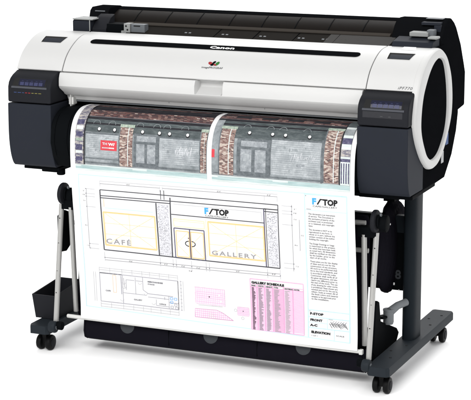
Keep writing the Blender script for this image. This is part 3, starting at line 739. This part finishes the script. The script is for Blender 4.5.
pb.poly([(-.056, .5525), (-.0525, .5525), (-.0525, .556), (-.056, .556)], dk, .0009)
pb.text('CAFÉ', -.3455, .5985, .0235, ltx, width=.088, bold=.0001, spacing=1.25); pb.text('GALLERY', .0220, .6005, .0200, ltx, width=.150, bold=.0001, spacing=1.25)
def logo(u, s, wd):
    k = wd/.083
    pb.text('F', u, s, .0265*k, bl2, bold=.0012*k, width=.014*k); pb.line(u+.0175*k, s, u+.0285*k, s-.018*k, .0042*k, blk, .001)
    pb.line(u+.0285*k, s-.0165*k, u+.0345*k, s-.0165*k, .0034*k, blk, .0011); pb.text('TOP', u+.0355*k, s, .0250*k, blk, bold=.0012*k, width=.047*k)
    pb.text('CAFE/GALLERY', u+.002*k, s+.0085*k, .0072*k, txt, width=.079*k)
logo(.0050, .4680, .083)
# dimension lines
T_ = .0011
for (a, b, c, d) in ((-.3525, .4005, -.1440, .3985), (-.135, .3985, .2480, .3940), (-.3545, .6480, .2480, .6425), (-.3545, .6560, .2480, .6510), (-.402, .4205, -.406, .6205), (.2945, .4150, .2930, .6290), (.318, .46, .317, .56)): L(a, b, c, d, T_, md_)
for u in (-.3525, -.144, -.135, .206, .248): L(u, .3925, u, .410, T_, lt)
L(-.3535, .3920, .2500, .3860, T_, lt)
for u in (-.3545, -.158, -.113, -.102, -.049, .001, .012, .206, .248): L(u, .628, u, .660, T_, lt); pb.poly([(u-.0015, .6465), (u+.0015, .6465), (u+.0015, .6495), (u-.0015, .6495)], md_, .0009)
for v in (.4205, .4360, .4455, .4795, .605, .6205): L(-.407, v, -.372, v, T_, lt); L(.262, v, .296, v, T_, lt); pb.poly([(-.4055, v-.0012), (-.4025, v-.0012), (-.4025, v+.0012), (-.4055, v+.0012)], md_, .0009); pb.poly([(.2925, v-.0015), (.2958, v-.0015), (.2958, v+.0015), (.2925, v+.0015)], md_, .0009)
for u, v, t in ((-.26, .398, "16'-0\""), (.05, .395, "32'-4\""), (.215, .393, "4'-0\""), (-.27, .6545, "15'-6\""), (-.145, .652, "4'-2\""), (-.085, .652, "4'-6\""), (-.033, .652, "4'-6\""), (.10, .650, "16'-0\""), (.22, .648, "4'-0\""), (-.060, .6655, "9'-8\"")): pb.text(t, u, v, .0062, txt, width=.013)
for v, t in ((.430, "1'"), (.4425, "0'-8"), (.462, "2'-6"), (.545, "8'-6"), (.614, "1'-3")): pb.text(t, -.4155, v, .0055, txt, width=.008); pb.text(t, .300, v, .0058, txt, width=.009)
pb.text("15'-0", .321, .512, .0065, txt, width=.009)
pb.done('elevation_drawing', T)

# title block
pb = PB(); L = pb.line
L(.3365, .3760, .3350, .8385, .0030, blu); L(.4700, .3760, .4700, .8415, .0034, blu); L(.3365, .3785, .4700, .3770, .0026, blu); L(.3365, .4265, .4700, .4265, .0012, blu)
for v in (.7485, .7705, .8055): L(.336, v, .4695, v, .0020, blu)
L(.3975, .7705, .3975, .8055, .0014, blu); L(.336, .788, .3975, .788, .0010, blu); L(.420, .8055, .420, .8400, .0012, blu)
pb.poly([(.3395, .3815), (.3415, .3815), (.3415, .3835), (.3395, .3835)], txt, .0009); L(.342, .4235, .357, .4235, .0012, md_)
logo(.3600, .4070, .082)
paras = [(.4405, ['This document is an instrument', 'of service. This Document is', 'the exclusive property of the', 'architect and, is protected', 'or is retained, and copyright', 'laws.']),
 (.4905, ['This document is NOT to be', 'reproduced in any form, in', 'whole or in part, without the', 'written consent of the author', 'holding the copyright.']),
 (.5350, ['The Design Drawings or Usage', 'is restricted to the project,', 'for which they have been made', 'as noted here. All dimensions', 'shall be verified on the site', 'by the builder, prior to the', 'start of all works.']),
 (.5925, ['These plans are for the display', 'of ideas and are not for the', 'construction of any structure.', 'All work to be performed shall', 'be to the local standards, and', 'in accordance with the codes.', 'Contractor shall verify all of', 'the given dimensions, and also', 'report any difference prior to', 'the start of the work. The use', 'of any drawing for other works', 'is prohibited. Sizes shown are', 'nominal and not for the use by', 'others. Scale as noted. All of', 'the finish colors and material', 'samples to be approved prior', 'to the installation.'])]
for s0_, lines in paras:
    for i, t in enumerate(lines): pb.text(t, .3475, s0_+i*.0076, .0074, txt, width=.00285*len(t), bold=.00005)
pb.text('F-STOP', .3415, .7635, .0098, blk, width=.044, bold=.0005); pb.text('FRONT', .3420, .7835, .0098, blk, width=.040, bold=.0005); pb.text('A-C', .3420, .8005, .0098, blk, width=.023, bold=.0005)
pb.text('ELEVATION', .3450, .8225, .0098, blk, width=.062, bold=.0006); pb.text('1 OF 1', .3450, .8325, .0055, txt, width=.020); pb.text('SCALE', .4260, .8250, .0060, txt, width=.026); pb.text('Sheet', .339, .7535, .004, md_, width=.006); pb.text('Date', .402, .7745, .004, md_, width=.014)
rr = random.Random(2)
for k in range(13): a = .404+k*.0042; L(a, .780+rr.uniform(0, .006), a+.009, .797+rr.uniform(-.003, .003), .0013, txt)
for k in range(6): a = .408+k*.008; L(a, .790, a+.012, .777, .0011, md_)
pb.done('title_block', T)

# floor plan
pb = PB(); L = pb.line; pl_ = pm('plan_line', srgb(150, 149, 158)); pd_ = pm('plan_wall', srgb(112, 112, 120))
pb.frame(-.3785, .7020, -.1010, .7985, .0018, pl_); L(-.3785, .7020, -.2990, .7020, .0028, pd_); L(-.1010, .702, -.101, .7985, .0020, pd_)
L(-.2975, .7020, -.2975, .7985, .0016, pl_); L(-.3025, .7060, -.3025, .7680, .0026, pl_); L(-.2255, .7020, -.2255, .745, .0016, pl_); L(-.2255, .745, -.208, .7560, .0016, pl_); L(-.208, .7560, -.120, .7560, .0018, pl_); L(-.2975, .7620, -.2145, .7620, .0014, pl_)
for (a, b, c, d) in ((-.2935, .712, -.2905, .745), (-.285, .7170, -.255, .7170), (-.285, .7170, -.285, .752), (-.252, .706, -.252, .762), (-.25, .7170, -.2265, .7170), (-.2090, .7670, -.135, .7670), (-.1800, .772, -.1800, .792), (-.18, .792, -.135, .792), (-.135, .757, -.135, .7985), (-.135, .7775, -.101, .7775), (-.1500, .76, -.15, .77)): L(a, b, c, d, .0014, pl_)
for (a, b) in ((-.293, .727), (-.293, .742), (-.236, .722), (-.217, .756), (-.19, .785), (-.302, .785)):
    pv = None
    for k in range(7):
        t = math.pi/2*k/6*2; q = (a+.006*math.cos(t), b+.006*math.sin(t))
        if pv: L(*pv, *q, .001, lt)
        pv = q
for (a, b) in ((-.130, .760), (-.116, .760), (-.130, .772), (-.116, .780), (-.129, .788), (-.113, .790)): pb.frame(a, b, a+.009, b+.007, .0012, bl2 if b < .78 else pl_)
pb.frame(-.3320, .7060, -.3210, .7640, .0014, ord_)
pb.text('CAFE', -.3600, .7630, .0066, md_, width=.018, bold=.0002); pb.text('GALLERY', -.2600, .7830, .0068, md_, width=.030, bold=.0002); pb.text('MERCHANDISE', -.2080, .7175, .0064, md_, width=.054, bold=.0003); pb.text('STORAGE', -.2080, .7255, .0058, md_, width=.024, bold=.0002); pb.text('OFFICE', -.1700, .7880, .0060, md_, width=.024, bold=.0002)
for v in (.6845, .6915): L(-.3785, v, -.101, v, .0010, lt)
for v in (.8070, .8160): L(-.3785, v, -.101, v, .0010, lt)
for u in (-.3785, -.341, -.298, -.262, -.227, -.2, -.165, -.132, -.101): L(u, .682, u, .699, .0010, lt); L(u, .8010, u, .8180, .0010, lt)
for u in (-.400, -.393, -.091, -.083): L(u, .70, u, .80, .0011, lt); 
for k in range(9): L(-.094, .702+k*.012, -.088, .702+k*.012, .0014, pl_)
pb.done('floor_plan', T)

# pink plans and schedule
pb = PB(); L = pb.line
pb.rect(-.0405, .7150, .0580, .7680, pnl, .0004); rr = random.Random(9)
for k in range(17): u = -.0405+k*.0985/16; L(u, .715+rr.uniform(-.002, .002), u, .768+rr.uniform(-.002, .004), .0011, pnk)
for k in range(9): v = .715+k*.053/8; L(-.0425+rr.uniform(-.002, .002), v, .0600, v, .0011, pnk)
for k in range(5): v = .717+k*.0115; L(-.040, v+.004, .058, v+.004, .0014, pnl, .0010)
pb.poly([(.0045, .741), (.0080, .741), (.0080, .7445), (.0045, .7445)], blk, .0012); L(-.032, .773, .05, .772, .0010, lt)
for (a, b) in ((.0375, .731), (.0425, .752)): pb.poly([(a, b), (a+.006, b), (a+.006, b+.006), (a, b+.006)], paperm, .0012)
out = [(-.0440, .7865), (.0300, .7845), (.0520, .7930), (.0850, .8135), (-.0450, .8140)]
pb.poly(out, pnl, .0004)
def topo(u): return .7860 if u < .030 else (.785+(u-.03)*.386 if u < .052 else .793+(u-.052)*.62)
for k in range(19):
    u = -.044+k*.0068
    L(u, topo(u), u, .8138, .0012, pnk)
for k in range(1, 5):
    v = .786+k*.0068; ue = .03 if k == 0 else min(.0850, .052+(v-.793)/.62 if v > .793 else .03+(v-.785)/.386); L(-.0445, v, ue, v, .0011, pnk)
for a, b in zip(out, out[1:]+out[:1]): L(*a, *b, .0012, pm('plum_line', srgb(190, 130, 170)))
pb.rect(.1005, .7665, .1380, .7930, pnl, .0004)
for k in range(9): u = .1005+k*.0375/8; L(u, .7665, u, .793, .0014, pnk)
for k in range(6): v = .7665+k*.0265/5; L(.1005, v, .138, v, .0012, pnk)
pb.poly([(.1175, .777), (.1205, .777), (.1205, .780), (.1175, .780)], dk, .0012)
for c_ in ((.0935, .778), (.117, .802)):
    pv = None
    for k in range(13):
        t = 2*math.pi*k/12; q = (c_[0]+.0045*math.cos(t), c_[1]+.0045*math.sin(t))
        if pv: L(*pv, *q, .0009, lt)
        pv = q
pb.done('reflected_ceiling_plan', T)
pb = PB(); L = pb.line
a, b, c, d = .1460, .6680, .3215, .8340
tfill = pm('table_fill', srgb(222, 198, 214)); tline = pm('table_line', srgb(204, 150, 184)); pb.rect(a, .6930, c, d, tfill, .0004)
cols = [0, .125, .270, .420, .625, .800, 1]
pb.rect(a+(c-a)*.42, .6930, a+(c-a)*.63, d, pm('mid_pink', srgb(208, 172, 196)), .0005)
pb.frame(a, b, c, d, .0024, pnk); L(a, .6855, c, .6855, .0014, pnk); L(a, .6930, c, .6930, .0014, pnk)
for f in cols[1:-1]: L(a+(c-a)*f, .6855, a+(c-a)*f, d, .0032, tline)
N_ = 34
for k in range(N_):
    v = .6950+k*(d-.6950)/N_
    L(a, v, c, v-.0030, .0013, tline, .0009)
    for ci, (f0, f1) in enumerate(zip(cols[:-1], cols[1:])):
        x0_ = a+(c-a)*f0+.0050; x1_ = a+(c-a)*f1-.0045
        if ci < 3: L(x0_, v+.0022, x0_+(x1_-x0_)*rr.uniform(.5, .95), v+.0022, .0024 if ci == 0 else .0020, md_ if ci else txt, .0015)
        elif ci == 3 or ci == 4: L(x0_, v+.002, x0_+(x1_-x0_)*rr.uniform(.4, .8), v+.002, .0016, ltx, .0015)
for f, t in zip(cols, ('MARK', 'WIDTH', 'HEIGHT', 'TYPE', 'MATERIAL', 'NOTES')): pb.text(t, a+(c-a)*f+.004, .6912, .0052, txt, width=.0036*len(t), bold=.0002)
pb.text('GALLERY SCHEDULE', .1505, .6825, .0098, blk, width=.108, bold=.0006)
pb.done('schedule_table', T)
